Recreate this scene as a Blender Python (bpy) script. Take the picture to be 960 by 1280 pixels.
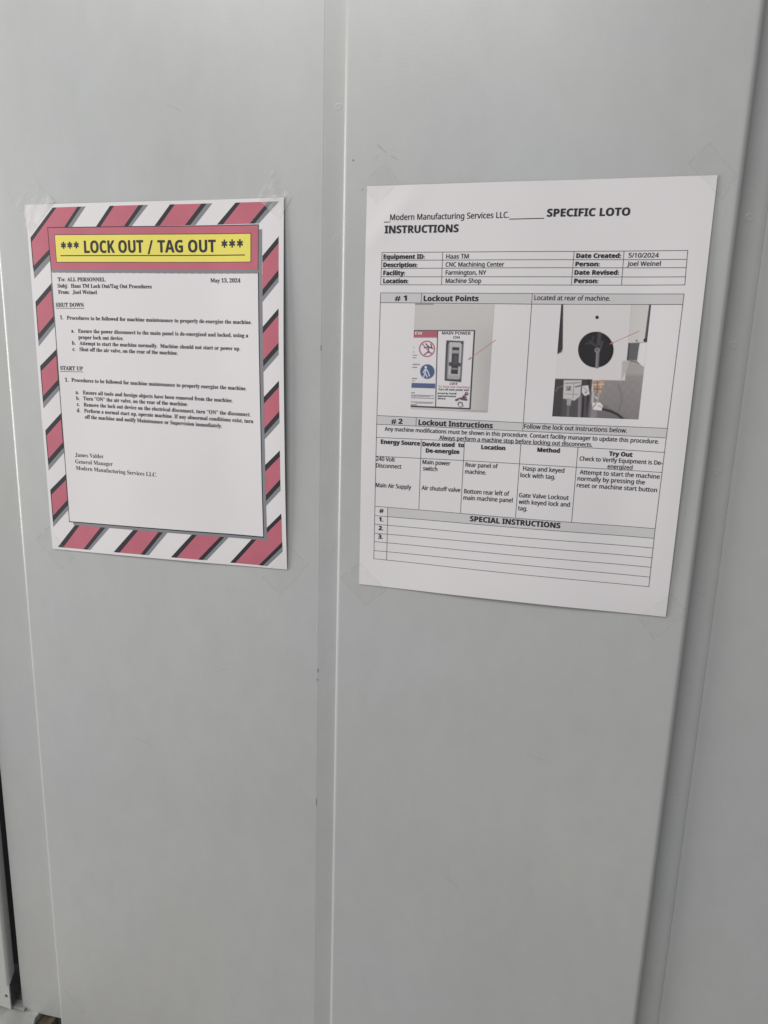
import bpy, bmesh, math, random
import numpy as np
from mathutils import Vector, Matrix

random.seed(7)
for o in list(bpy.data.objects):
    bpy.data.objects.remove(o)
scene = bpy.context.scene
col = scene.collection

# ------------------------------------------------------------------ camera, light, exposure
CAM_LOC = (0.39558, -0.48033, -0.11832)
CAM_R = (0.963784, 0.265099, 0.029034)
CAM_U = (-0.082044, 0.191151, 0.978126)
CAM_F = (-0.253751, 0.945084, -0.205978)
cd = bpy.data.cameras.new('camera')
cam = bpy.data.objects.new('camera', cd)
col.objects.link(cam)
cd.sensor_fit = 'AUTO'
cd.sensor_width = 36.0
cd.lens = 24.198
cd.clip_start = 0.01
cd.clip_end = 60
m = Matrix((CAM_R, CAM_U, tuple(-a for a in CAM_F))).transposed().to_4x4()
m.translation = Vector(CAM_LOC)
cam.matrix_world = m
scene.camera = cam

world = bpy.data.worlds.new('World')
scene.world = world
world.use_nodes = True
bg = world.node_tree.nodes['Background']
bg.inputs[0].default_value = (0.92, 0.95, 1.0, 1)
bg.inputs[1].default_value = 0.26


def area(name, loc, target, size, size_y, power, color):
    ld = bpy.data.lights.new(name, 'AREA')
    ld.shape = 'RECTANGLE'
    ld.size, ld.size_y = size, size_y
    ld.energy = power
    ld.color = color
    o = bpy.data.objects.new(name, ld)
    o.location = loc
    o.rotation_euler = (Vector(target) - Vector(loc)).to_track_quat('-Z', 'Y').to_euler()
    col.objects.link(o)
    return o


area('ceiling_light', (-0.3, -1.5, 1.3), (0.15, 0, 0.15), 1.5, 0.9, 28, (0.975, 0.992, 1.0))
area('side_window_light', (-1.9, -0.75, 0.0), (0.1, 0, -0.15), 0.9, 1.6, 41, (1.0, 0.99, 0.975))

vs = scene.view_settings
scene.display_settings.display_device = 'sRGB'
vs.view_transform = 'Standard'
vs.look = 'None'
vs.exposure = 0.0
vs.gamma = 1.0
vs.use_curve_mapping = False
try:
    scene.cycles.max_bounces = 6
    scene.cycles.transparent_max_bounces = 12
except Exception:
    pass

# ------------------------------------------------------------------ print layout: millimetres from each sheet's upper left corner
LEFT_TEXT = [
    ('To:', 24.56, 57.59, 31.46, 57.6, 2.91, 's'),
    ('ALL PERSONNEL', 33.26, 57.66, 66.96, 57.83, 2.89, 's'),
    ('Subj:', 24.14, 62.47, 33.22, 62.52, 2.92, 's'),
    ('Haas TM Lock Out/Tag Out Procedures', 36.12, 62.52, 106.5, 62.97, 2.88, 's'),
    ('From:', 24.24, 67.24, 34.28, 67.28, 2.93, 's'),
    ('Joel Weinel', 37.18, 67.27, 58.85, 67.41, 2.91, 's'),
    ('May 13, 2024', 156.1, 58.53, 181.09, 58.79, 2.88, 's'),
    ('SHUT DOWN', 21.27, 77.16, 46.38, 77.14, 3.07, 's'),
    ('1.', 24.12, 86.81, 26.83, 86.85, 2.98, 's'),
    ('Procedures to be followed for machine maintenance to properly de-energize the machine.', 30.27, 86.94, 190.09, 88.93, 2.86, 's'),
    ('a.', 33.47, 97.05, 35.89, 97.08, 3.0, 's'),
    ('Ensure the power disconnect to the main panel is de-energized and locked, using a', 39.54, 97.09, 186.97, 98.67, 2.89, 's'),
    ('proper lock out device.', 39.37, 101.96, 79.96, 102.34, 2.98, 's'),
    ('b.', 33.15, 106.52, 36.23, 106.59, 3.02, 's'),
    ('Attempt to start the machine normally.  Machine should not start or power up.', 40.03, 106.65, 179.86, 108.46, 2.91, 's'),
    ('c.', 33.27, 111.43, 35.84, 111.44, 3.03, 's'),
    ('Shut off the air valve, on the rear of the machine.', 39.66, 111.43, 126.54, 112.74, 2.96, 's'),
    ('START UP', 21.02, 126.82, 41.4, 126.84, 3.19, 's'),
    ('1.', 24.35, 136.05, 27.4, 136.16, 3.09, 's'),
    ('Procedures to be followed for machine maintenance to properly energize the machine.', 30.32, 136.01, 184.49, 138.31, 2.97, 's'),
    ('a.', 33.26, 145.79, 36.23, 145.83, 3.11, 's'),
    ('Ensure all tools and foreign objects have been removed from the machine.', 39.94, 145.84, 172.3, 147.89, 3.0, 's'),
    ('b.', 33.47, 150.64, 36.45, 150.67, 3.12, 's'),
    ('Turn “ON” the air valve, on the rear of the machine.', 39.95, 150.62, 133.92, 152.07, 3.05, 's'),
    ('c.', 33.69, 155.44, 36.37, 155.48, 3.13, 's'),
    ('Remove the lock out device on the electrical disconnect, turn “ON” the disconnect.', 39.94, 155.61, 187.6, 158.13, 3.01, 's'),
    ('d.', 33.29, 160.54, 36.42, 160.56, 3.14, 's'),
    ('Perform a normal start up, operate machine. If any abnormal conditions exist, turn', 40.0, 160.62, 189.84, 163.24, 3.02, 's'),
    ('off the machine and notify Maintenance or Supervision immediately.', 40.29, 165.57, 162.59, 167.97, 3.05, 's'),
    ('James Valder', 28.77, 197.58, 55.48, 197.69, 3.35, 't'),
    ('General Manager', 28.32, 203.25, 63.72, 203.52, 3.36, 't'),
    ('Modern Manufacturing Services LLC.', 28.5, 208.65, 103.92, 210.2, 3.34, 't'),
]
BANNER_TEXT = [
    ('***', 29.16, 37.57, 46.21, 37.42, 8.91, 'a'),
    ('LOCK OUT', 50.26, 36.51, 101.09, 36.63, 9.01, 'B'),
    ('/', 104.79, 37.6, 109.27, 37.58, 10.12, 'B'),
    ('TAG OUT', 113.32, 36.63, 161.13, 36.86, 8.8, 'B'),
    ('***', 165.26, 37.87, 184.33, 37.82, 8.46, 'a'),
]
RIGHT_TEXT = [
    ('Modern Manufacturing Services LLC.', 16.72, 21.9, 94.68, 21.77, 3.61, 'n'),
    ('SPECIFIC LOTO', 118.49, 21.46, 168.28, 21.68, 4.58, 'b'),
    ('INSTRUCTIONS', 13.26, 30.16, 62.59, 29.97, 4.73, 'b'),
    ('Equipment ID:', 12.82, 46.54, 40.77, 46.56, 2.87, 'b'),
    ('Description:', 12.8, 51.78, 36.01, 51.86, 2.89, 'b'),
    ('Facility:', 12.94, 57.04, 27.74, 57.06, 2.91, 'b'),
    ('Location:', 13.08, 62.28, 30.23, 62.25, 2.92, 'b'),
    ('Haas TM', 55.41, 46.55, 70.16, 46.49, 2.77, 'n'),
    ('CNC Machining Center', 55.21, 51.62, 93.47, 51.66, 2.77, 'n'),
    ('Farmington, NY', 55.45, 56.77, 82.1, 56.8, 2.79, 'n'),
    ('Machine Shop', 55.69, 62.0, 79.14, 61.96, 2.8, 'n'),
    ('Date Created:', 138.49, 46.48, 165.33, 46.65, 2.69, 'b'),
    ('Person:', 138.36, 51.53, 153.0, 51.59, 2.72, 'b'),
    ('Date Revised:', 138.19, 56.71, 165.07, 56.74, 2.72, 'b'),
    ('Person:', 138.45, 61.86, 153.06, 61.84, 2.74, 'b'),
    ('5/10/2024', 169.92, 46.49, 187.54, 46.6, 2.66, 'n'),
    ('Joel Weinel', 169.59, 51.5, 189.12, 51.58, 2.67, 'n'),
    ('# 1', 21.54, 73.65, 29.63, 73.59, 3.36, 'b'),
    ('Lockout Points', 41.4, 73.82, 78.04, 73.54, 3.46, 'b'),
    ('Located at rear of machine.', 114.27, 72.56, 161.21, 72.62, 2.93, 'n'),
    ('# 2', 21.56, 157.45, 29.38, 157.4, 3.5, 'b'),
    ('Lockout Instructions', 40.97, 157.62, 92.21, 157.38, 3.71, 'b'),
    ('Follow the lock out instructions below.', 113.3, 156.41, 179.18, 155.9, 2.98, 'n'),
    ('Any machine modifications must be shown in this procedure. Contact facility manager to update this procedure.', 16.76, 162.86, 199.26, 161.84, 2.79, 'n'),
    ('Always perform a machine stop before locking out disconnects.', 55.94, 167.07, 158.32, 166.39, 2.8, 'n'),
    ('Energy Source', 14.31, 172.23, 42.38, 172.07, 2.97, 'b'),
    ('Device used', 44.28, 172.36, 66.72, 171.64, 2.93, 'b'),
    ('to', 69.4, 171.54, 73.42, 171.48, 2.91, 'b'),
    ('De-energize', 46.85, 176.76, 70.31, 176.39, 2.94, 'b'),
    ('Location', 85.45, 172.13, 101.59, 171.91, 2.88, 'b'),
    ('Method', 123.22, 171.68, 137.78, 171.58, 2.82, 'b'),
    ('Try Out', 169.59, 171.62, 183.99, 171.49, 2.86, 'b'),
    ('Check to Verify Equipment is De-', 151.11, 175.98, 202.92, 175.61, 2.77, 'n'),
    ('energized', 169.29, 180.13, 184.8, 179.98, 2.78, 'n'),
    ('240 Volt', 11.03, 184.71, 24.72, 184.72, 3.01, 'n'),
    ('Disconnect', 11.15, 189.61, 29.49, 189.46, 3.02, 'n'),
    ('Main power', 44.77, 185.02, 64.37, 184.97, 2.96, 'n'),
    ('switch', 45.24, 189.7, 55.38, 189.61, 2.98, 'n'),
    ('Rear panel of', 75.16, 185.07, 97.32, 184.82, 2.92, 'n'),
    ('machine.', 75.08, 189.96, 89.64, 189.77, 2.93, 'n'),
    ('Main Air Supply', 11.27, 204.02, 37.06, 203.92, 3.05, 'n'),
    ('Air shutoff valve', 44.74, 203.77, 72.32, 203.49, 3.0, 'n'),
    ('Bottom rear left of', 75.18, 204.09, 106.35, 203.53, 3.07, 'n'),
    ('main machine panel', 74.9, 208.72, 108.88, 208.05, 3.08, 'n'),
    ('Hasp and keyed', 114.59, 185.14, 141.74, 184.89, 2.97, 'n'),
    ('lock with tag.', 113.12, 189.86, 136.22, 189.67, 2.98, 'n'),
    ('Gate Valve Lockout', 113.13, 203.93, 146.07, 203.33, 3.01, 'n'),
    ('with keyed lock and', 113.16, 208.57, 147.23, 208.04, 3.03, 'n'),
    ('tag.', 113.03, 213.14, 119.17, 213.1, 3.06, 'n'),
    ('Attempt to start the machine', 151.91, 185.14, 202.05, 184.81, 2.9, 'n'),
    ('normally by pressing the', 150.88, 189.59, 193.43, 189.27, 2.92, 'n'),
    ('reset or machine start button', 150.73, 194.17, 201.33, 193.81, 2.92, 'n'),
    ('SPECIAL INSTRUCTIONS', 80.32, 223.86, 142.08, 223.52, 3.78, 'b'),
    ('#', 14.39, 222.69, 17.27, 222.63, 2.99, 'b'),
    ('1.', 14.2, 229.45, 17.33, 229.37, 3.13, 'b'),
    ('2.', 14.07, 236.06, 17.27, 236.02, 3.14, 'b'),
    ('3.', 13.94, 242.59, 17.15, 242.54, 3.16, 'b'),
]
SWITCH_TEXT = [
    ('MAIN POWER', 54.81, 95.52, 74.05, 95.4, 1.93, 'n'),
    ('ON', 62.55, 98.04, 66.78, 98.08, 1.57, 'n'),
    ('OFF', 61.63, 129.12, 67.05, 129.05, 1.61, 'n'),
    ('To lock out machine', 53.84, 131.15, 75.29, 130.99, 1.49, 'r'),
    ('Turn off main power and', 53.92, 133.03, 74.51, 132.75, 1.25, 'n'),
    ('properly install', 53.52, 135.55, 66.35, 135.43, 1.13, 'n'),
    ('approved lockout', 53.6, 137.44, 66.19, 137.31, 1.13, 'n'),
    ('device.', 53.68, 139.2, 59.29, 139.1, 1.13, 'n'),
    ('EW', 36.22, 95.87, 41.31, 95.9, 1.95, 'w'),
]
RULES_TOP = [
    [(11.59, 42.3), (128.18, 42.47), (203.84, 42.65)],
    [(11.5, 47.36), (128.56, 47.48), (203.95, 47.84)],
    [(11.42, 52.61), (128.94, 52.38), (204.12, 52.72)],
    [(11.34, 58.03), (129.37, 57.98), (204.34, 58.15)],
    [(11.2, 63.28), (129.76, 63.06), (204.31, 62.94)],
    [(11.59, 42.3), (11.2, 63.28)],
    [(52.82, 42.38), (52.93, 63.18)],
    [(136.84, 42.49), (136.71, 63.0)],
    [(166.96, 42.66), (167.27, 62.98)],
    [(203.84, 42.65), (204.31, 62.94)],
]
RULES_MAIN = [
    [(11.34, 68.6), (204.48, 68.32)],
    [(11.28, 75.0), (112.96, 75.09), (204.32, 74.6)],
    [(39.88, 68.61), (39.57, 74.98)],
    [(112.72, 68.55), (112.53, 158.3)],
    [(10.86, 152.28), (112.25, 152.62), (203.45, 151.62)],
    [(10.72, 158.49), (111.83, 158.23), (203.41, 157.75)],
    [(39.12, 152.43), (39.11, 158.33)],
    [(10.72, 167.88), (111.66, 166.98), (203.47, 167.25)],
    [(10.71, 181.41), (73.77, 180.8), (112.57, 180.71), (203.32, 180.46)],
    [(43.24, 167.65), (43.24, 217.98)],
    [(73.54, 167.45), (73.28, 218.14)],
    [(111.88, 167.08), (111.67, 218.34)],
    [(149.36, 167.22), (149.31, 218.31)],
    [(11.03, 218.4), (109.3, 219.0), (202.89, 218.44)],
    [(10.9, 225.44), (109.73, 225.76), (203.06, 225.1)],
    [(10.88, 231.91), (110.16, 232.44), (203.23, 231.8)],
    [(10.86, 238.72), (110.57, 238.8), (203.2, 238.55)],
    [(10.9, 245.19), (111.01, 245.67), (203.27, 245.29)],
    [(10.94, 252.07), (111.42, 252.11), (203.26, 252.24)],
    [(10.85, 258.37), (111.86, 259.04), (203.02, 259.08)],
    [(20.39, 218.49), (20.61, 258.4)],
    [(11.34, 68.6), (10.86, 152.28), (10.85, 258.37)],
    [(204.48, 68.32), (203.45, 151.62), (202.89, 218.44), (203.02, 259.08)],
]
UNDERSCORES = [
    [(12.73, 23.04), (16.37, 23.0)],
    [(95.33, 22.56), (116.58, 22.38)],
]
SHADED = [
    [(11.34, 68.6), (39.88, 68.56), (39.58, 75.04), (11.28, 75.0)],
    [(39.88, 68.56), (112.71, 68.45), (112.71, 75.09), (39.58, 75.04)],
    [(112.71, 68.45), (204.48, 68.32), (204.32, 74.6), (112.71, 75.09)],
    [(10.86, 152.28), (39.12, 152.38), (39.12, 158.44), (10.72, 158.49)],
    [(39.12, 152.38), (112.25, 152.62), (111.83, 158.23), (39.12, 158.44)],
    [(112.25, 152.62), (203.45, 151.62), (203.41, 157.75), (111.83, 158.23)],
    [(20.39, 218.43), (202.89, 218.44), (203.06, 225.1), (20.41, 225.5)],
]
PHOTO_A = [
    (35.47, 75.37),
    (88.74, 75.52),
    (88.25, 146.87),
    (34.81, 146.73),
]
PHOTO_B = [
    (131.45, 74.92),
    (186.12, 74.9),
    (185.48, 146.86),
    (131.11, 147.37),
]
ARROW_A = [
    (90.94, 98.31),
    (73.06, 112.01),
]
ARROW_B = [
    (180.61, 91.03),
    (163.29, 99.6),
]
UNDERLINES = [
    [(29.09, 38.35), (184.81, 39.23)],
    [(21.18, 78.21), (46.44, 78.24)],
    [(20.78, 127.91), (41.39, 127.92)],
]
CORNERS_L = [(-0.03279, -0.00181), (0.18621, -0.00345), (0.18866, -0.27626), (-0.03065, -0.28104)]
CORNERS_R = [(0.24823, 0.00104), (0.46679, -0.00047), (0.46726, -0.27895), (0.24892, -0.28041)]
TAPES = {'LTL': [(-0.0237, 0.0154), (-0.0058, -0.0003), (-0.0302, -0.0232), (-0.0419, -0.0015)], 'LTR': [(0.1771, 0.0147), (0.1917, -0.0031), (0.1831, -0.0182), (0.1659, -0.0033)], 'LBL': [(-0.0339, -0.2614), (-0.0098, -0.2868), (-0.0247, -0.2992), (-0.0484, -0.2748)], 'LBR': [(0.2061, -0.2711), (0.1825, -0.2988), (0.1674, -0.2852), (0.1907, -0.2572)], 'RTL': [(0.2607, 0.0155), (0.2705, 0.0027), (0.2548, -0.0108), (0.2442, 0.0037)], 'RTR': [(0.4602, 0.0179), (0.4778, -0.0009), (0.4711, -0.0144), (0.4495, 0.0069)], 'RBL': [(0.2492, -0.2633), (0.2705, -0.283), (0.2538, -0.2971), (0.2334, -0.277)], 'RBR': [(0.469, -0.2622), (0.481, -0.2749), (0.4619, -0.2965), (0.4489, -0.2807)]}

# ------------------------------------------------------------------ letter shapes
_tmp_curve = bpy.data.curves.new('lettering_source', 'FONT')
_tmp_obj = bpy.data.objects.new('lettering_source', _tmp_curve)
col.objects.link(_tmp_obj)
_tmp_curve.resolution_u = 2
STY = {  # unicode mathematical alphabets give a bold serif, a bold sans and a plain sans
    's': ((0x1D400, 0x1D41A, 0x1D7CE), 0.0, 'INK'), 't': ((0x1D400, 0x1D41A, 0x1D7CE), -0.0035, 'INK'),
    'b': ((0x1D5D4, 0x1D5EE, 0x1D7EC), 0.0, 'INK'), 'n': ((0x1D5A0, 0x1D5BA, 0x1D7E2), 0.0, 'INK'),
    'B': ((0x1D5D4, 0x1D5EE, 0x1D7EC), 0.0, 'INK'), 'a': ((0x1D5D4, 0x1D5EE, 0x1D7EC), 0.012, 'INK'),
    'r': ((0x1D5A0, 0x1D5BA, 0x1D7E2), 0.0, 'INK_CAPTION_RED'), 'w': ((0x1D5D4, 0x1D5EE, 0x1D7EC), 0.0, 'INK_WHITE')}


def styled(s, f):
    out = ''
    for ch in s:
        if 'A' <= ch <= 'Z':
            out += chr(f[0] + ord(ch) - 65)
        elif 'a' <= ch <= 'z':
            out += chr(f[1] + ord(ch) - 97)
        elif '0' <= ch <= '9':
            out += chr(f[2] + ord(ch) - 48)
        else:
            out += ch
    return out


def glyph_mesh(text, offset):
    _tmp_curve.body = text
    _tmp_curve.offset = offset
    bpy.context.view_layer.update()
    dg = bpy.context.evaluated_depsgraph_get()
    me = bpy.data.meshes.new_from_object(_tmp_obj.evaluated_get(dg))
    n = len(me.vertices)
    co = np.zeros(n * 3)
    me.vertices.foreach_get('co', co)
    co = co.reshape(-1, 3)[:, :2].copy()
    faces = [tuple(p.vertices) for p in me.polygons]
    bpy.data.meshes.remove(me)
    return co, faces


GLYPHS = {}


def glyph_batch(texts, offset):
    """many lines at once (one font evaluation), then cut apart by their baselines"""
    _tmp_curve.space_line = 3.0
    step = 3.0
    co, faces = glyph_mesh('\n'.join(texts), offset)
    line = np.floor((-co[:, 1] + step * 0.6) / step).astype(int)
    for n_, t_ in enumerate(texts):
        ids = np.nonzero(line == n_)[0]
        remap = {int(a): b for b, a in enumerate(ids)}
        c_ = co[ids].copy()
        c_[:, 1] += n_ * step
        GLYPHS[(t_, offset)] = (c_, [])
        GLYPHS[(t_, offset)][1].extend(tuple(remap[v] for v in f_) for f_ in faces if line[f_[0]] == n_)


_want = {}
for e_ in LEFT_TEXT + BANNER_TEXT + RIGHT_TEXT + SWITCH_TEXT:       # all glyph outlines first, while the scene is still empty
    if e_[0] != '***':
        _want.setdefault(STY[e_[-1]][1], {})[styled(e_[0], STY[e_[-1]][0])] = 1
    _want.setdefault(0.0, {})[styled('H', STY[e_[-1]][0])] = 1
for o_, t_ in _want.items():
    glyph_batch(list(t_), o_)
bpy.data.objects.remove(_tmp_obj)
bpy.data.curves.remove(_tmp_curve)
CAPH = {}
BOLDEN = {'s': ((-.09, 0), (.09, .03), (0, .09)), 't': ((0, 0), (.07, .02)), 'b': ((-.16, .03), (.16, -.03), (0, .13), (0, -.05)), 'n': ((-.09, 0), (.09, .05), (0, .11)),
          'B': ((-.22, 0), (.22, 0), (0, .1), (0, -.1)), 'a': ((0, 0),), 'r': ((0, 0), (.08, .04)), 'w': ((0, 0),)}



# ------------------------------------------------------------------ materials
def lin(c):
    return tuple((v / 255.0 / 12.92) if v <= 10 else ((v / 255.0 + 0.055) / 1.055) ** 2.4 for v in c)


def mat(name, base, rough=0.5, spec=0.5, metal=0.0, var=0.0, var_scale=20.0, bump=0.0, bump_scale=200.0, bump_dist=0.001):
    m = bpy.data.materials.new(name)
    m.use_nodes = True
    nt = m.node_tree
    b = nt.nodes['Principled BSDF']
    b.inputs['Base Color'].default_value = (*base, 1)
    b.inputs['Roughness'].default_value = rough
    b.inputs['Specular IOR Level'].default_value = spec
    b.inputs['Metallic'].default_value = metal
    tc = nt.nodes.new('ShaderNodeTexCoord')
    if var > 0:
        n = nt.nodes.new('ShaderNodeTexNoise')
        n.inputs['Scale'].default_value = var_scale
        n.inputs['Detail'].default_value = 5
        nt.links.new(tc.outputs['Object'], n.inputs['Vector'])
        r = nt.nodes.new('ShaderNodeMapRange')
        r.inputs['From Min'].default_value = 0.3
        r.inputs['From Max'].default_value = 0.7
        r.inputs['To Min'].default_value = 1 - var
        r.inputs['To Max'].default_value = 1 + var
        nt.links.new(n.outputs['Fac'], r.inputs['Value'])
        h = nt.nodes.new('ShaderNodeHueSaturation')
        h.inputs['Color'].default_value = (*base, 1)
        nt.links.new(r.outputs['Result'], h.inputs['Value'])
        nt.links.new(h.outputs['Color'], b.inputs['Base Color'])
    if bump > 0:
        n2 = nt.nodes.new('ShaderNodeTexNoise')
        n2.inputs['Scale'].default_value = bump_scale
        n2.inputs['Detail'].default_value = 3
        nt.links.new(tc.outputs['Object'], n2.inputs['Vector'])
        bp = nt.nodes.new('ShaderNodeBump')
        bp.inputs['Strength'].default_value = bump
        bp.inputs['Distance'].default_value = bump_dist
        nt.links.new(n2.outputs['Fac'], bp.inputs['Height'])
        nt.links.new(bp.outputs['Normal'], b.inputs['Normal'])
    return m


def panel_paint(name, base):
    """semi-gloss powder coat: orange peel, faint oil-canning, rubbed smudges"""
    m = bpy.data.materials.new(name)
    m.use_nodes = True
    nt = m.node_tree
    L = nt.links.new
    b = nt.nodes['Principled BSDF']
    b.inputs['Specular IOR Level'].default_value = 0.5
    b.inputs['Coat Weight'].default_value = 0.20
    b.inputs['Coat Roughness'].default_value = 0.24
    tc = nt.nodes.new('ShaderNodeTexCoord')

    def noise(scale, detail, sc=(1, 1, 1), loc=(0, 0, 0), rough=0.5):
        mp = nt.nodes.new('ShaderNodeMapping')
        mp.inputs['Scale'].default_value = sc
        mp.inputs['Location'].default_value = loc
        L(tc.outputs['Object'], mp.inputs['Vector'])
        n = nt.nodes.new('ShaderNodeTexNoise')
        n.inputs['Scale'].default_value = scale
        n.inputs['Detail'].default_value = detail
        n.inputs['Roughness'].default_value = rough
        L(mp.outputs['Vector'], n.inputs['Vector'])
        return n

    def rng(src, a, c, lo, hi):
        r = nt.nodes.new('ShaderNodeMapRange')
        r.inputs['From Min'].default_value = a
        r.inputs['From Max'].default_value = c
        r.inputs['To Min'].default_value = lo
        r.inputs['To Max'].default_value = hi
        L(src, r.inputs['Value'])
        return r.outputs['Result']

    # colour: broad mottling + fine grime
    broad = noise(7, 4, (1, 1, 0.7))
    fine = noise(60, 6, (1, 1, 0.6), (3, 1, 5), 0.7)
    h1 = nt.nodes.new('ShaderNodeHueSaturation')
    h1.inputs['Color'].default_value = (*base, 1)
    L(rng(broad.outputs['Fac'], 0.3, 0.7, 0.965, 1.035), h1.inputs['Value'])
    h2 = nt.nodes.new('ShaderNodeHueSaturation')
    L(h1.outputs['Color'], h2.inputs['Color'])
    L(rng(fine.outputs['Fac'], 0.35, 0.78, 1.015, 0.955), h2.inputs['Value'])
    # faint cool / warm drift of the old paint
    drift = noise(4.5, 2, (1, 1, 1), (9, 2, 4))
    mx = nt.nodes.new('ShaderNodeMix')
    mx.data_type = 'RGBA'
    mx.blend_type = 'MULTIPLY'
    mx.inputs['Factor'].default_value = 1.0
    cr = nt.nodes.new('ShaderNodeValToRGB')
    cr.color_ramp.elements[0].position = 0.35
    cr.color_ramp.elements[0].color = (1.0, 0.992, 0.982, 1)
    cr.color_ramp.elements[1].position = 0.65
    cr.color_ramp.elements[1].color = (0.978, 0.991, 1.0, 1)
    L(drift.outputs['Fac'], cr.inputs['Fac'])
    L(h2.outputs['Color'], mx.inputs[6])
    L(cr.outputs['Color'], mx.inputs[7])
    L(mx.outputs[2], b.inputs['Base Color'])
    smear = noise(12, 5, (1, 1, 0.35), (1, 7, 2), 0.6)
    L(rng(smear.outputs['Fac'], 0.3, 0.7, 0.29, 0.42), b.inputs['Roughness'])
    # relief: orange peel and slow waviness of the sheet
    peel = noise(650, 2)
    wave = noise(5, 1, (1.0, 1.0, 0.45), (2, 2, 2))
    b1 = nt.nodes.new('ShaderNodeBump')
    b1.inputs['Strength'].default_value = 0.22
    b1.inputs['Distance'].default_value = 0.0002
    L(peel.outputs['Fac'], b1.inputs['Height'])
    b2 = nt.nodes.new('ShaderNodeBump')
    b2.inputs['Strength'].default_value = 0.6
    b2.inputs['Distance'].default_value = 0.006
    L(wave.outputs['Fac'], b2.inputs['Height'])
    L(b2.outputs['Normal'], b1.inputs['Normal'])
    L(b1.outputs['Normal'], b.inputs['Normal'])
    return m


PAINT = panel_paint('grey_powder_coat', (0.445, 0.440, 0.424))
DARK = mat('dark_gap_shade', (0.10, 0.108, 0.118), 0.5)  # dark colour stands in for the shade inside gaps, hole and recess
LEDGE = mat('worn_ledge_paint', (0.30, 0.295, 0.28), 0.7, var=0.25, var_scale=60, bump=0.4, bump_scale=120)
RUST = mat('brown_stain', (0.10, 0.078, 0.052), 0.8, var=0.5, var_scale=120)
CHIP = mat('chipped_paint_primer', (0.19, 0.19, 0.185), 0.6)
PAPER = mat('printer_paper', (0.70, 0.66, 0.655), 0.75, spec=0.25, var=0.008, var_scale=25, bump=0.25, bump_scale=900, bump_dist=0.0001)
INK = mat('black_ink', (0.024, 0.023, 0.027), 0.6, spec=0.3)
INK_SOFT = mat('thin_black_ink', (0.06, 0.058, 0.062), 0.6, spec=0.3)
INK_BLACK = mat('solid_black_stripe_ink', (0.024, 0.024, 0.029), 0.55, spec=0.3, var=0.05, var_scale=60)
INK_RED = mat('faded_red_ink', (0.475, 0.125, 0.165), 0.6, spec=0.3, var=0.05, var_scale=45)
INK_YELLOW = mat('yellow_ink', (0.76, 0.655, 0.12), 0.6, spec=0.3, var=0.02, var_scale=45)
INK_GREY = mat('grey_drop_ink', (0.215, 0.212, 0.225), 0.6, spec=0.3)
INK_SHADE = mat('pale_grey_cell_ink', (0.575, 0.545, 0.54), 0.7, spec=0.25)
INK_RULE = mat('hairline_ink', (0.10, 0.098, 0.10), 0.6, spec=0.3)
INK_ARROW = mat('thin_red_arrow_ink', (0.52, 0.15, 0.115), 0.6, spec=0.3)
INK_CAPTION_RED = mat('small_red_caption_ink', (0.42, 0.10, 0.12), 0.6, spec=0.3)
INK_WHITE = mat('unprinted_letter_white', (0.72, 0.62, 0.64), 0.7, spec=0.25)


def photo_material():
    m = bpy.data.materials.new('printed_photo_ink')
    m.use_nodes = True
    nt = m.node_tree
    b = nt.nodes['Principled BSDF']
    b.inputs['Roughness'].default_value = 0.65
    b.inputs['Specular IOR Level'].default_value = 0.3
    a = nt.nodes.new('ShaderNodeAttribute')
    a.attribute_name = 'print'
    nt.links.new(a.outputs['Color'], b.inputs['Base Color'])
    return m


PHOTO = photo_material()


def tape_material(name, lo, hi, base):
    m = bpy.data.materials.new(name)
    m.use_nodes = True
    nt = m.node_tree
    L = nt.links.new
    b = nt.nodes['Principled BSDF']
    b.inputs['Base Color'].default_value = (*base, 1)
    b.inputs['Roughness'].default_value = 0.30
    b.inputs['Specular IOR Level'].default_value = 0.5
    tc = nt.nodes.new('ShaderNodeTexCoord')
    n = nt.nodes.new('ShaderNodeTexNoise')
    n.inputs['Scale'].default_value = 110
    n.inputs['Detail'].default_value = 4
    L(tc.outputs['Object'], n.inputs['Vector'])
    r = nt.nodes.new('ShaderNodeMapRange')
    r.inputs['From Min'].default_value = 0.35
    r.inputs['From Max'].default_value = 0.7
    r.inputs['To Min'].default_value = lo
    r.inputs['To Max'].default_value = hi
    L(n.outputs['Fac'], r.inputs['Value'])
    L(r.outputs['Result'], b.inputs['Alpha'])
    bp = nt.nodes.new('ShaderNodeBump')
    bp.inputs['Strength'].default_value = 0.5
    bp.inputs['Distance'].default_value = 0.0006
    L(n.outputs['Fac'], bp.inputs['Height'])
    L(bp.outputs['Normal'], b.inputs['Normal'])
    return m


TAPE = tape_material('clear_adhesive_tape', 0.02, 0.09, (0.56, 0.54, 0.475))
TAPE_GLINTS = tape_material('lifted_tape_painted_glints', 0.02, 0.42, (0.74, 0.73, 0.70))  # white glints of the crinkled tape painted in as paler, denser patches
TAPE_EDGE = mat('dusty_tape_edge', (0.22, 0.20, 0.165), 0.7)
TAPE_EDGE.node_tree.nodes['Principled BSDF'].inputs['Alpha'].default_value = 0.19
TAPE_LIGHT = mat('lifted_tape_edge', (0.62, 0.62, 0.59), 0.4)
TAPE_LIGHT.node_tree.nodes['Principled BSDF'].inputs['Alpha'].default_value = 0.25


# ------------------------------------------------------------------ object helpers
def empty(name, loc, label=None, cat=None, group=None):
    o = bpy.data.objects.new(name, None)
    o.location = loc
    o.empty_display_size = 0.02
    col.objects.link(o)
    if label:
        o['label'] = label
    if cat:
        o['category'] = cat
    if group:
        o['group'] = group
    return o


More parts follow.
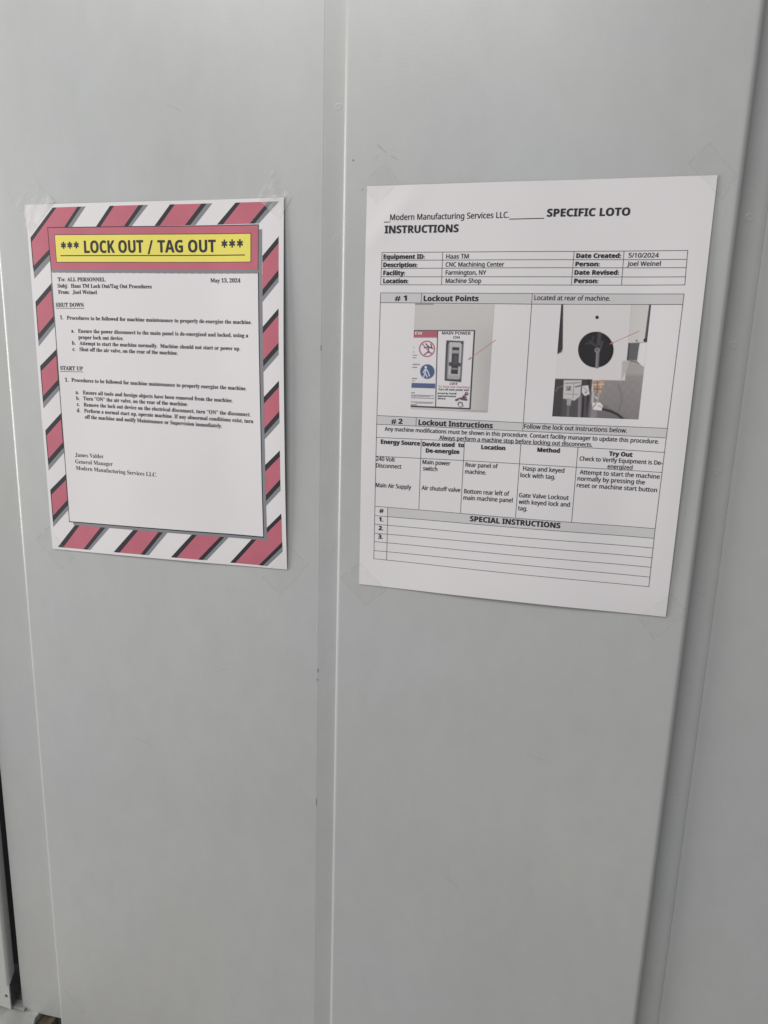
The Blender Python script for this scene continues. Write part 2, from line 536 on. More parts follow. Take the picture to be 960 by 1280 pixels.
def mesh_obj(name, verts, faces, material, parent=None, smooth=False, mats=None, mat_idx=None):
    me = bpy.data.meshes.new(name)
    if parent is not None:
        chain, p = Vector((0, 0, 0)), parent
        while p is not None:
            chain += p.location
            p = p.parent
        verts = [(v[0] - chain.x, v[1] - chain.y, v[2] - chain.z) for v in verts]
    me.from_pydata([tuple(v) for v in verts], [], faces)
    for mm_ in (mats or [material]):
        me.materials.append(mm_)
    if mat_idx is not None:
        me.polygons.foreach_set('material_index', mat_idx)
    if smooth:
        me.polygons.foreach_set('use_smooth', [True] * len(me.polygons))
    me.update()
    o = bpy.data.objects.new(name, me)
    o.parent = parent
    col.objects.link(o)
    return o


# ------------------------------------------------------------------ machine enclosure
ZT, ZB = 0.34, -0.795
enc = empty('machine_enclosure', (0.0, 0.0, -0.82), 'large light grey painted sheet metal machine enclosure with both taped notices on it', 'machine')


def arc(cx, cy, r, a0, a1, n=6):
    return [(cx + r * math.cos(math.radians(a0 + (a1 - a0) * i / n)), cy + r * math.sin(math.radians(a0 + (a1 - a0) * i / n))) for i in range(n + 1)]


def sheet(name, prof, z0, z1, parent, material=PAINT, nz=40, thick=0.0015, warp=0.0):
    """extrude a folded sheet-metal cross-section (x, y) up from z0 to z1"""
    verts, faces = [], []
    sup = []
    for i, (x, y) in enumerate(prof):
        if i and math.hypot(x - prof[i - 1][0], y - prof[i - 1][1]) > 0.0035:
            d = math.hypot(x - prof[i - 1][0], y - prof[i - 1][1])
            for k in (0.0006 / d, 1 - 0.0006 / d):
                sup.append((prof[i - 1][0] + (x - prof[i - 1][0]) * k, prof[i - 1][1] + (y - prof[i - 1][1]) * k))
        sup.append((x, y))
    prof = sup
    n = len(prof)
    for k in range(nz + 1):
        z = z0 + (z1 - z0) * k / nz
        for (x, y) in prof:
            verts.append((x + warp * math.sin(z * 9 + 1.3), y, z))
    for k in range(nz):
        for i in range(n - 1):
            a = k * n + i
            faces.append((a, a + 1, a + n + 1, a + n))
    o = mesh_obj(name, verts, faces, material, parent, smooth=True)
    s = o.modifiers.new('thickness', 'SOLIDIFY')
    s.thickness = thick
    s.offset = -1
    e = o.modifiers.new('sharp_rim', 'EDGE_SPLIT')
    e.split_angle = math.radians(40)
    return o


# panel beside the dark gap (left of the striped notice), a little behind the rest
P1Y = 0.0065
prof = arc(-0.1152 + 0.0015, P1Y + 0.0015, 0.0015, 180, 270, 5)
prof = [(-0.1152, 0.045)] + prof + [(-0.10, P1Y + 0.0010), (-0.08, P1Y + 0.0025), (-0.0665, P1Y + 0.0035), (-0.0655, 0.0140), (-0.055, 0.0140)]
sheet('panel', prof, ZB, ZT, enc)
# wide panel that carries the striped notice; rounded bright fold on its left
P2Y = 0.003
R2 = 0.0042
prof = [(-0.0656, 0.0135)] + arc(-0.0656 + R2, P2Y + R2, R2, 180, 270, 7) + [(-0.05, P2Y), (0.0, P2Y), (0.06, P2Y), (0.12, P2Y), (0.18, P2Y), (0.2100, P2Y), (0.2150, P2Y), (0.2153, P2Y + 0.0001)]
sheet('panel', prof, ZB - 0.03, ZT, enc)
# narrow joint strip, running down under the next panel
prof = [(0.208, 0.0049), (0.2130, 0.0036), (0.2154, 0.0031), (0.219, 0.00353), (0.224, 0.00413), (0.229, 0.00473), (0.24, 0.00605)]
js1 = sheet('joint_strip', prof, ZB - 0.03, ZT, enc, thick=0.001)
# wide panel that carries the white procedure sheet
P3Y = 0.0
R3 = 0.0032
prof = [(0.2300, 0.0075)] + arc(0.2300 + R3, P3Y + R3, R3, 180, 270, 7) + [(0.25, P3Y), (0.30, P3Y), (0.36, P3Y), (0.42, P3Y), (0.465, P3Y)]
prof += [(0.4765, P3Y)] + arc(0.4815 - 0.0035, P3Y + 0.0035, 0.0035, 270, 360, 7) + [(0.4815, 0.016)]
sheet('panel', prof, ZB - 0.03, ZT, enc)
# recessed strip in the shade behind its right fold
P4Y = 0.0125
prof = [(0.470, 0.0142), (0.4815, 0.0141), (0.486, 0.0140), (0.491, 0.0138), (0.4955, 0.0136), (0.4986, 0.0134), (0.5012, 0.0150)]
js2 = sheet('joint_strip', prof, ZB - 0.03, ZT, enc, thick=0.001)
# last panel to the right, butted against the strip with a hairline gap
prof = [(0.4993, 0.0146)] + arc(0.4993 + 0.0006, P4Y + 0.0006, 0.0006, 180, 270, 3) + [(0.51, P4Y), (0.6, P4Y), (0.75, P4Y), (0.95, P4Y), (1.2, P4Y)]
sheet('panel', prof, ZB - 0.03, ZT, enc)
# dark sheet put in for the shade behind the hairline gap and open joint
mesh_obj('gap_shade_sheet', [(0.46, 0.0235, ZB - 0.03), (0.56, 0.0235, ZB - 0.03), (0.56, 0.0235, ZT), (0.46, 0.0235, ZT)], [(0, 1, 2, 3)], DARK, enc)


def weld(x, y, z, r, h, parent, slope=0.0):
    verts, faces = [], []
    rings = [(1.0, 0.0), (0.84, 0.75), (0.62, 1.0), (0.42, 0.55), (0.2, 0.1)]
    N = 18
    for (rr_, hh) in rings:
        for i in range(N):
            a = 2 * math.pi * i / N
            verts.append((x + r * rr_ * math.cos(a), y + slope * r * rr_ * math.cos(a) - h * hh, z + r * rr_ * math.sin(a)))
    verts.append((x, y - h * 0.05, z))
    for k in range(len(rings) - 1):
        for i in range(N):
            j = (i + 1) % N
            faces.append((k * N + i, k * N + j, (k + 1) * N + j, (k + 1) * N + i))
    c = len(verts) - 1
    k = len(rings) - 1
    for i in range(N):
        faces.append((k * N + i, k * N + (i + 1) % N, c))
    return mesh_obj('spot_weld', verts, faces, PAINT, parent, smooth=True)


for z in (0.0535, -0.0303, -0.1013, -0.1797, -0.2572, -0.3341, -0.4135, -0.493, -0.573, -0.652):
    wx = 0.2252 - (0.001 if z < -0.2 else 0)
    weld(wx, 0.0031 + 0.12 * (wx - 0.2154), z + random.uniform(-.001, .001), 0.0025, 0.00007, js1, 0.12)
for z in (-0.021, -0.0975, -0.1799, -0.2632, -0.3359, -0.416, -0.496, -0.575, -0.655):
    weld(0.4900, 0.0138, z + random.uniform(-.001, .001), 0.0028, 0.00014, js2, -0.04)

# small chips along the folded edge of the striped notice's panel
for (x, z, w, h) in ((0.2147, -0.358, 0.0006, 0.0022), (0.2144, -0.366, 0.0006, 0.0012), (0.2147, -0.106, 0.0004, 0.0026), (0.2146, -0.476, 0.0004, 0.0045), (0.2377, 0.018, 0.0008, 0.0007), (0.2448, -0.0006, 0.0006, 0.0004)):
    y = (P2Y if x < 0.22 else P3Y) - 0.00008
    pts = []
    for i in range(8):
        a = 2 * math.pi * i / 8
        k = random.uniform(0.7, 1.1)
        pts.append((x + w * k * math.cos(a), y, z + h * k * math.sin(a)))
    mesh_obj('paint_chip', pts, [tuple(range(8))], CHIP, enc)

SCUFF = mat('rubbed_grey_scuff', (0.20, 0.195, 0.185), 0.7)
SCUFF.node_tree.nodes['Principled BSDF'].inputs['Alpha'].default_value = 0.13
for (x, z, w, h, ang) in ((-0.052, -0.752, 0.0006, 0.007, 40), (-0.045, -0.760, 0.0005, 0.006, 55), (-0.050, -0.742, 0.0004, 0.004, 30), (-0.036, -0.768, 0.0006, 0.005, 50),
                          (0.2585, 0.0235, 0.0007, 0.006, 50), (0.2660, 0.0185, 0.0006, 0.005, 65), (0.254, 0.0185, 0.0004, 0.003, -40), (-0.045, 0.003, 0.0004, 0.005, -35),
                          (0.05, -0.45, 0.0004, 0.012, 75), (0.13, -0.37, 0.0003, 0.009, -70), (0.33, -0.52, 0.0004, 0.010, 60), (0.39, -0.40, 0.0003, 0.007, 80), (0.10, 0.06, 0.0003, 0.008, 65)):
    pts = []
    for i in range(12):
        a = 2 * math.pi * i / 12
        k = random.uniform(0.6, 1.15)
        px, pz = w * k * math.cos(a), h * k * math.sin(a)
        ca, sa = math.cos(math.radians(ang)), math.sin(math.radians(ang))
        pts.append((x + px * ca - pz * sa, (P2Y if x < 0.22 else P3Y) - 0.00006, z + px * sa + pz * ca))
    mesh_obj('scuff_mark', pts, [tuple(range(12))], SCUFF, enc)

# ------------------------------------------------------------------ left frame post, dark gap, ledge
post = empty('frame_post', (-0.16, 0.0, -0.79), 'pale grey folded frame post left of the dark gap at the lower left', 'post')
# front web with a round hole near its foot
HX, HZ, HR = -0.1278, -0.7755, 0.0021
verts, faces = [], []
N = 20
x0, x1, z0, z1 = -0.34, -0.1235, -0.7905, ZT
for i in range(N):
    a = 2 * math.pi * i / N + math.pi / 4
    verts.append((HX + HR * math.cos(a), 0.0, HZ + HR * math.sin(a)))
sq = 0.0038
for i in range(N):
    a = 2 * math.pi * i / N + math.pi / 4
    k = sq / max(abs(math.cos(a)), abs(math.sin(a)))
    verts.append((HX + k * math.cos(a), 0.0, HZ + k * math.sin(a)))
for i in range(N):
    j = (i + 1) % N
    faces.append((j, i, N + i, N + j))
b0 = len(verts)
sx0, sx1, sz0, sz1 = HX - sq, HX + sq, HZ - sq, HZ + sq
quads = [((x0, z0), (x1, z0), (x1, sz0), (x0, sz0)), ((x0, sz1), (x1, sz1), (x1, -0.7625), (x0, -0.7625)), ((x0, -0.7625), (-0.1275, -0.7625), (-0.1275, z1), (x0, z1)), ((x0, sz0), (sx0, sz0), (sx0, sz1), (x0, sz1)), ((sx1, sz0), (x1, sz0), (x1, sz1), (sx1, sz1))]
for q in quads:
    b = len(verts)
    verts += [(x, 0.0, z) for (x, z) in q]
    faces.append((b, b + 1, b + 2, b + 3))
web = mesh_obj('web', verts, faces, PAINT, post)
sm = web.modifiers.new('thickness', 'SOLIDIFY'); sm.thickness = 0.0015; sm.offset = -1
# rounded corner and side flange, cut off on a slant above the foot
fp = [(-0.1275, 0.0)] + arc(-0.1235 - 0.0030, 0.0030, 0.0030, 270, 360, 7) + [(-0.1235, 0.0060), (-0.1235, 0.0088)]
verts, faces = [], []
for (x, y) in fp:
    zl = -0.7625 + 1.5 * max(0.0, y - 0.0010)
    verts += [(x, y, zl), (x, y, ZT)]
for i in range(len(fp) - 1):
    faces.append((2 * i, 2 * i + 2, 2 * i + 3, 2 * i + 1))
f_ = mesh_obj('flange', verts, faces, PAINT, post, smooth=True)
sm = f_.modifiers.new('thickness', 'SOLIDIFY'); sm.thickness = 0.0012; sm.offset = -1
es = f_.modifiers.new('sharp_rim', 'EDGE_SPLIT'); es.split_angle = math.radians(40)
mesh_obj('gap_back', [(-0.34, 0.05, -0.80), (-0.05, 0.05, -0.80), (-0.05, 0.05, ZT), (-0.34, 0.05, ZT)], [(0, 1, 2, 3)], DARK, enc)  # dark sheet painting the shade deep in the gap
mesh_obj('hole_back', [(-0.1325, 0.003, -0.781), (-0.1232, 0.003, -0.781), (-0.1232, 0.003, -0.771), (-0.1325, 0.003, -0.771)], [(0, 1, 2, 3)], DARK, post)  # dark sheet painting the shade inside the hole
# levelling foot seen deep in the gap
foot = []
prof_f = [(0.0085, -0.7925), (0.0085, -0.788), (0.0055, -0.7865), (0.0055, -0.780), (0.0035, -0.779), (0.0035, -0.768), (0.0, -0.767)]
N = 20
verts, faces = [], []
for (r_, z_) in prof_f:
    for i in range(N):
        a = 2 * math.pi * i / N
        verts.append((-0.1245 + r_ * math.cos(a), 0.020 + r_ * math.sin(a), z_))
for k in range(len(prof_f) - 1):
    for i in range(N):
        j = (i + 1) % N
        faces.append((k * N + i, k * N + j, (k + 1) * N + j, (k + 1) * N + i))
mesh_obj('levelling_foot', verts, faces, mat('dull_steel', (0.14, 0.13, 0.12), 0.5, metal=0.5), post, smooth=True)


def box(name, x0, x1, y0, y1, z0, z1, material, parent, bevel=0.001, structure=False):
    v = [(x, y, z) for z in (z0, z1) for y in (y0, y1) for x in (x0, x1)]
    f = [(0, 2, 3, 1), (4, 5, 7, 6), (0, 1, 5, 4), (2, 6, 7, 3), (0, 4, 6, 2), (1, 3, 7, 5)]
    o = mesh_obj(name, v, f, material, parent)
    bv = o.modifiers.new('bevel', 'BEVEL')
    bv.width = bevel
    bv.segments = 2
    if structure:
        o['kind'] = 'structure'
    return o


lv = [(-0.6, -0.25), (-0.062, -0.25), (-0.062, -0.045), (-0.0875, -0.010), (-0.0945, 0.002), (-0.0945, 0.05), (-0.6, 0.05)]
led = mesh_obj('base_ledge', [(x, y, -0.85) for x, y in lv] + [(x, y, -0.7935) for x, y in lv],
               [tuple(range(6, -1, -1)), tuple(range(7, 14))] + [(i, (i + 1) % 7, 7 + (i + 1) % 7, 7 + i) for i in range(7)], LEDGE)
led['kind'] = 'structure'
bv = led.modifiers.new('bevel', 'BEVEL'); bv.width = 0.0008; bv.segments = 2
box('lower_base', -0.0615, 1.2, -0.25, 0.05, -0.90, -0.850, LEDGE, None, 0.001, True)
box('base_block', -0.0940, -0.079, -0.004, 0.016, -0.845, -0.8005, RUST, enc, 0.0012)
box('recess_back', -0.0780, 0.0, 0.018, 0.049, -0.845, -0.797, DARK, enc, 0.0005)  # dark box, shade of the recess put into its colour
box('foot_plate', -0.1320, -0.1100, 0.0035, 0.034, -0.7933, -0.7905, LEDGE, post, 0.0006)

# ------------------------------------------------------------------ the taped sheets: surfaces
def homography(src, dst):
    A = []
    for (x, y), (X, Y) in zip(src, dst):
        A.append([x, y, 1, 0, 0, 0, -X * x, -X * y, -X])
        A.append([0, 0, 0, x, y, 1, -Y * x, -Y * y, -Y])
    _, _, V = np.linalg.svd(np.array(A, dtype=float))
    return V[-1].reshape(3, 3)


MM = [(0, 0), (215.9, 0), (215.9, 279.4), (0, 279.4)]


def smooth01(t):
    t = min(1.0, max(0.0, t))
    return t * t * (3 - 2 * t)


def relief_left(U, V):
    h = 0.65
    h += 3.4 * smooth01((U - 0.72) / 0.28) * math.sin(math.pi * min(1, max(0, V))) ** 0.8
    h += 0.7 * smooth01((0.2 - U) / 0.2) * math.sin(math.pi * min(1, max(0, V)))
    h += 0.7 * math.sin(6.5 * U + 2 * V) * math.sin(5 * V + 1) * math.sin(math.pi * U)
    h += 0.22 * math.sin(14 * U - 5 * V + 0.7) * math.sin(9 * V + 3 * U)
    h += 0.9 * smooth01((V - 0.86) / 0.14) * math.sin(math.pi * min(1, max(0, U)))
    return 0.15 + 0.5 * (h - 0.15 + math.sqrt((h - 0.15) ** 2 + 0.04))


def relief_right(U, V):
    h = 0.65
    e = math.sin(math.pi * min(1, max(0, V)))
    h += 1.2 * smooth01((0.22 - U) / 0.22) * e
    h += 1.9 * smooth01((U - 0.8) / 0.2) * e
    h += 1.3 * smooth01((V - 0.85) / 0.15) * math.sin(math.pi * min(1, max(0, U)))
    h += 0.9 * math.sin(5.5 * U + 1.5 * V) * math.sin(4 * V + 0.6) * math.sin(math.pi * U)
    h += 0.25 * math.sin(13 * U + 4 * V) * math.sin(8 * V - 3 * U + 1)
    d = (U - 0.10) * 0.8 + (V - 0.06)
    h += 0.55 * math.exp(-(d / 0.035) ** 2) * math.exp(-((U - V * 0.8) / 0.16) ** 2)
    return 0.15 + 0.5 * (h - 0.15 + math.sqrt((h - 0.15) ** 2 + 0.04))


class Sheet:
    def __init__(self, corners, y, relief, root):
        self.H = homography(MM, corners)
        self.h = [float(a) for a in self.H.ravel()]
        self.y, self.relief, self.root = y, relief, root

    def at(self, u, v, lift=0.0):
        a = self.h
        w = a[6] * u + a[7] * v + a[8]
        h = self.relief(u / 215.9, v / 279.4) + lift
        return ((a[0] * u + a[1] * v + a[2]) / w, self.y - h / 1000.0, (a[3] * u + a[4] * v + a[5]) / w)

    def grid(self, name, c, lift, material, parent=None, step=6.0, mats=None):
        """a bilinear patch between four corners (mm), cut fine enough to follow the paper"""
        c = [Vector((a[0], a[1])) for a in c]
        nu = max(1, int(math.ceil(max((c[1] - c[0]).length, (c[2] - c[3]).length) / step)))
        nv = max(1, int(math.ceil(max((c[3] - c[0]).length, (c[2] - c[1]).length) / step)))
        verts, faces = [], []
        for j in range(nv + 1):
            for i in range(nu + 1):
                s, t = i / nu, j / nv
                p = c[0] * (1 - s) * (1 - t) + c[1] * s * (1 - t) + c[2] * s * t + c[3] * (1 - s) * t
                verts.append(self.at(p.x, p.y, lift))
        for j in range(nv):
            for i in range(nu):
                a = j * (nu + 1) + i
                faces.append((a, a + nu + 1, a + nu + 2, a + 1))
        return mesh_obj(name, verts, faces, material, parent or self.root, smooth=True)

    def patches(self, name, quads, lift, parent=None, step=6.0):
        """several patches of different inks joined into ONE printed piece"""
        V, F, MI, mats = [], [], [], []
        for (c, material, dl) in quads:
            if material not in mats:
                mats.append(material)
            mi = mats.index(material)
            c = [Vector((a[0], a[1])) for a in c]
            nu = max(1, int(math.ceil(max((c[1] - c[0]).length, (c[2] - c[3]).length) / step)))
            nv = max(1, int(math.ceil(max((c[3] - c[0]).length, (c[2] - c[1]).length) / step)))
            b = len(V)
            for j in range(nv + 1):
                for i in range(nu + 1):
                    s, t = i / nu, j / nv
                    p = c[0] * (1 - s) * (1 - t) + c[1] * s * (1 - t) + c[2] * s * t + c[3] * (1 - s) * t
                    V.append(self.at(p.x, p.y, lift + dl))
            for j in range(nv):
                for i in range(nu):
                    a = b + j * (nu + 1) + i
                    F.append((a, a + nu + 1, a + nu + 2, a + 1))
                    MI.append(mi)
        return mesh_obj(name, V, F, None, parent or self.root, smooth=True, mats=mats, mat_idx=MI)

    def rules(self, name, lines, width, lift, material, parent=None):
        quads = []
        for ln in lines:
            for a, b in zip(ln[:-1], ln[1:]):
                a, b = Vector(a), Vector(b)
                d = (b - a).normalized() * width * 0.5
                n = Vector((-d.y, d.x))
                a2, b2 = a - d, b + d
                quads.append(((a2 - n, b2 - n, b2 + n, a2 + n), material, 0.0))
        return self.patches(name, quads, lift, parent, 5.0)


# ------------------------------------------------------------------ lettering
def letter(sh, entry, lift, parent=None, name='text_line'):
    text, x0, y0, x1, y1, cap, st = entry
    f, off, ink = STY[st]
    if st not in CAPH:
        co, _ = GLYPHS[(styled('H', f), 0.0)]
        CAPH[st] = co[:, 1].max()
    co, faces = GLYPHS[(styled(text, f), off)]
    capu = CAPH[st] if text != '***' else CAPH[st]
    a, b = Vector((x0, y0)), Vector((x1, y1))
    ex = (b - a)
    ln = ex.length
    ex = ex / ln
    up = Vector((ex.y, -ex.x))            # mm run downwards
    mn, mx = co[:, 0].min(), co[:, 0].max()
    sx = ln / (mx - mn)
    sy = cap / capu
    verts, all_faces = [], []
    for c_, (dx, dy) in enumerate(BOLDEN[st]):       # ink spread: the glyph laid down again a hair to the side
        base = len(verts)
        for (gx, gy) in co:
            p = a + ex * ((gx - mn) * sx + dx) + up * (gy * sy + dy)
            verts.append(sh.at(p.x, p.y, lift + 0.006 * c_))
        all_faces += [tuple(i + base for i in f_) for f_ in faces]
    faces = all_faces
    return mesh_obj(name, verts, faces, globals()[ink], parent or sh.root)


# ================================================================== striped notice
notice = empty('lockout_notice', (CORNERS_L[3][0] + 0.109, 0.0, CORNERS_L[3][1]), 'paper notice with red and black diagonal stripe border and yellow LOCK OUT / TAG OUT banner', 'notice')
SL = Sheet(CORNERS_L, 0.0028, relief_left, notice)
pp = SL.grid('paper', MM, 0.0, PAPER, step=3.0)
sm = pp.modifiers.new('thickness', 'SOLIDIFY'); sm.thickness = 0.0001; sm.offset = -1
es = pp.modifiers.new('sharp_rim', 'EDGE_SPLIT'); es.split_angle = math.radians(40)
pp.data.polygons.foreach_set('use_smooth', [True] * len(pp.data.polygons))


def stripe(quads):
    return SL.patches('border_stripe', quads, 0.05, step=5.0)


K, RD, G = INK_BLACK, INK_RED, INK_GREY


def wide(e):
    # the heavy black outlines of the stripes
    return (e[0] - 0.25, e[1] + 0.55, e[2] - 0.45, e[3] + 0.45, e[4])


# along the top: (top x of black, red, black, grey, end) and the same at the bottom of the band
for (t, b_) in (((74.8, 77.8, 99.5, 102.6, 107.0), (61.6, 64.8, 86.0, 88.8, 92.2)),
                ((125.2, 128.4, 150.9, 154.4, 159.3), (111.7, 115.2, 136.9, 140.4, 145.0)),
                ((178.2, 181.5, 204.1, 207.0, 212.2), (162.8, 167.0, 189.5, 192.7, 196.5))):
    t, b_ = wide(t), wide(b_)
    yt, yb = 2.5, 17.4
    stripe([(((t[i], yt), (t[i + 1], yt), (b_[i + 1], yb), (b_[i], yb)), (K, RD, K, G)[i], 0) for i in range(4)])
# along the bottom
for (t, b_) in (((44.8, 49.2, 53.6, 57.9)[0:0] or (24.6, 28.4, 49.8, 53.5, 57.9), (5.6, 10.2, 31.0, 34.0, 37.4)),
                ((80.6, 84.6, 104.2, 107.6, 112.0), (60.2, 65.2, 85.9, 89.0, 93.2)),
                ((134.2, 138.0, 159.4, 162.4, 166.4), (114.0, 118.4, 138.7, 142.2, 146.0))):
    t, b_ = wide(t), wide(b_)
    yt, yb = 255.8, 277.3
    stripe([(((t[i], yt), (t[i + 1], yt), (b_[i + 1], yb), (b_[i], yb)), (K, RD, K, G)[i], 0) for i in range(4)])
# up the left side: y at the outer edge and at the inner edge
XO, XI = 2.5, 18.5
for (yo, yi) in (((73.5, 77.6, 99.6, 103.6, 108.4), (59.3, 63.2, 84.4, 88.2, 92.6)), ((124.2, 128.2, 149.4, 153.4, 158.6), (110.6, 114.6, 134.6, 138.6, 143.2)),
                 ((177.0, 181.2, 201.6, 205.8, 210.6), (162.0, 166.0, 186.0, 190.0, 194.6)), ((227.4, 231.6, 250.8, 255.0, 259.8), (213.0, 217.0, 235.0, 239.0, 243.6))):
    yo, yi = wide(yo), wide(yi)
    q = [(((XO, yo[i]), (XO, yo[i + 1]), (XI, yi[i + 1]), (XI, yi[i])), (K, RD, K, G)[i], 0) for i in range(4)]
    q.append((((XO, yo[0]), (XO + 0.8, yo[0] - 0.6), (XO + 0.8, yo[3] - 0.6), (XO, yo[3])), K, 0.02))
    q.append((((XI - 0.5, yi[0]), (XI, yi[0]), (XI, yi[3]), (XI - 0.5, yi[3] + .4)), K, 0.02))
    stripe(q)
# down the right side
XI2, XO2 = 199.2, 212.0
for (yi, yo) in (((40.4, 44.6, 64.4, 68.4, 72.8), (26.8, 30.8, 50.4, 54.4, 58.6)), ((91.0, 95.2, 115.6, 119.6, 124.2), (77.6, 81.6, 102.6, 106.4, 111.0)),
                 ((143.0, 147.4, 167.0, 171.0, 175.4), (130.4, 134.4, 153.4, 157.4, 162.0)), ((195.6, 200.0, 219.8, 223.8, 228.2), (183.4, 187.4, 206.0, 210.0, 214.8))):
    yo, yi = wide(yo), wide(yi)
    stripe([(((XI2, yi[i]), (XO2, yo[i]), (XO2, yo[i + 1]), (XI2, yi[i + 1])), (K, RD, K, G)[i], 0) for i in range(4)])
# corner stripes that wrap two sides
stripe([(((24.4, 2.6), (28.0, 2.6), (2.6, 28.4), (2.4, 24.4)), K, 0), (((28.0, 2.6), (46.4, 2.5), (33.6, 17.4), (13.3, 17.4)), RD, 0), (((13.3, 17.4), (20.0, 17.4), (20.0, 33.0), (2.9, 48.6)), RD, 0),
        (((13.3, 17.4), (2.9, 48.6), (2.6, 28.4), (8.0, 22.9)), RD, 0), (((46.4, 2.5), (49.8, 2.5), (36.6, 17.4), (33.4, 17.4)), K, 0), (((49.8, 2.5), (53.6, 2.5), (40.4, 17.4), (36.6, 17.4)), G, 0),
        (((20.0, 32.4), (20.0, 36.4), (2.9, 50.6), (2.9, 46.2)), K, 0.02), (((20.0, 36.4), (20.0, 41.0), (3.2, 55.6), (2.9, 50.6)), G, 0.02), (((2.4, 24.4), (3.2, 24.4), (3.4, 47.6), (2.6, 47.6)), K, 0.03)])
stripe([(((199.2, 246.0), (212.2, 233.2), (212.4, 237.4), (199.2, 250.4)), K, 0), (((186.4, 255.8), (199.2, 246.4), (199.2, 250.4), (190.4, 255.8)), K, 0), (((186.4, 255.8), (190.6, 255.8), (171.0, 277.6), (166.6, 277.6)), K, 0),
        (((190.4, 255.8), (199.2, 250.2), (212.4, 237.2), (212.4, 257.0)), RD, 0), (((190.6, 255.8), (212.4, 256.9), (191.8, 277.7), (171.0, 277.6)), RD, 0),
        (((212.5, 256.4), (212.5, 260.4), (195.2, 277.8), (191.6, 277.7)), K, 0.02), (((212.5, 260.4), (212.5, 264.6), (198.8, 277.9), (195.2, 277.8)), G, 0.02)])

# banner: red field, grey drop, yellow field, lettering
banner = SL.patches('banner', [(((18.6, 17.2), (196.3, 18.3), (195.8, 50.0), (19.3, 48.9)), INK_RED, 0.0),
                               (((196.3, 21.5), (199.0, 21.5), (198.8, 53.4), (195.8, 53.4)), INK_GREY, 0.0),
                               (((19.3, 48.7), (195.8, 49.8), (195.8, 52.6), (20.6, 51.2)), INK_GREY, 0.02),
                               (((18.6, 17.0), (196.4, 18.0), (196.4, 18.6), (18.6, 17.6)), K, 0.03), (((18.4, 17.0), (19.0, 17.0), (19.6, 48.9), (19.0, 48.9)), K, 0.03),
                               (((195.9, 18.2), (196.4, 18.2), (196.0, 50.0), (195.5, 50.0)), K, 0.03)], 0.10)
yel = SL.patches('banner_field', [(((24.4, 22.5), (190.3, 23.9), (190.1, 44.4), (24.6, 43.5)), K, 0.0), (((24.9, 23.0), (189.8, 24.4), (189.6, 44.0), (25.1, 43.0)), INK_YELLOW, 0.02)], 0.16, parent=banner)
for e in BANNER_TEXT:
    if e[0] == '***':
        # six-armed asterisks, each a printed mark
        a, b = Vector((e[1], e[2])), Vector((e[3], e[4]))
        n = 3
        w = (b - a).length / n
        qs = []
        for k in range(n):
            c = a.lerp(b, (k + 0.5) / n) + Vector((0, -6.9))
            for ang in (90, 30, -30):
                d = Vector((math.cos(math.radians(ang)), math.sin(math.radians(ang)))) * w * (0.42 if ang != 90 else 0.46)
                nn = Vector((-d.y, d.x)).normalized() * 0.66
                qs.append(((c - d - nn, c + d - nn, c + d + nn, c - d + nn), INK, 0.0 + 0.006 * (ang + 30) / 60))
        SL.patches('lettering', qs, 0.22, parent=banner)
    else:
        letter(SL, e, 0.22, parent=banner, name='lettering')
SL.rules('underline', UNDERLINES[:1], 0.75, 0.22, INK, parent=banner)

# the white text card drawn over the stripes
card = SL.patches('text_card', [(((20.2, 51.0), (195.8, 52.4), (196.4, 253.7), (18.7, 253.9)), PAPER, 0.02),
                                (((195.8, 53.0), (199.0, 53.0), (199.4, 256.4), (196.4, 256.0)), INK_GREY, 0.0),
                                (((21.8, 253.6), (196.6, 253.6), (199.4, 256.5), (22.6, 256.6)), INK_GREY, 0.0),
                                (((18.9, 49.0), (19.5, 49.0), (18.9, 254.2), (18.3, 254.2)), K, 0.05), (((18.4, 253.5), (196.5, 253.4), (196.5, 254.3), (18.4, 254.3)), K, 0.05),
                                (((195.6, 52.0), (196.3, 52.0), (196.9, 254.2), (196.1, 254.2)), K, 0.05), (((19.4, 50.6), (20.3, 50.6), (19.6, 254.0), (18.8, 254.0)), PAPER, 0.02)], 0.10)
for e in LEFT_TEXT:
    letter(SL, e, 0.19)
for ln in UNDERLINES[1:]:
    SL.rules('underline', [ln], 0.42, 0.19, INK_SOFT)

# ================================================================== procedure sheet
proc = empty('procedure_sheet', (CORNERS_R[3][0] + 0.109, 0.0, CORNERS_R[3][1]), 'white printed procedure sheet with ruled tables and two small photographs, taped at its corners', 'notice')
SR = Sheet(CORNERS_R, -0.0002, relief_right, proc)
pp = SR.grid('paper', MM, 0.0, PAPER, step=3.0)
sm = pp.modifiers.new('thickness', 'SOLIDIFY'); sm.thickness = 0.0001; sm.offset = -1
es = pp.modifiers.new('sharp_rim', 'EDGE_SPLIT'); es.split_angle = math.radians(40)
for q in SHADED:
    SR.grid('shaded_cell', q, 0.05, INK_SHADE, step=5.0)
SR.rules('table_rule', RULES_TOP, 0.36, 0.10, INK_RULE)
SR.rules('table_rule', RULES_MAIN, 0.36, 0.10, INK_RULE)
for ln in UNDERSCORES:
    SR.rules('underscore', [ln], 0.5, 0.10, INK)
for e in RIGHT_TEXT:
    letter(SR, e, 0.13)


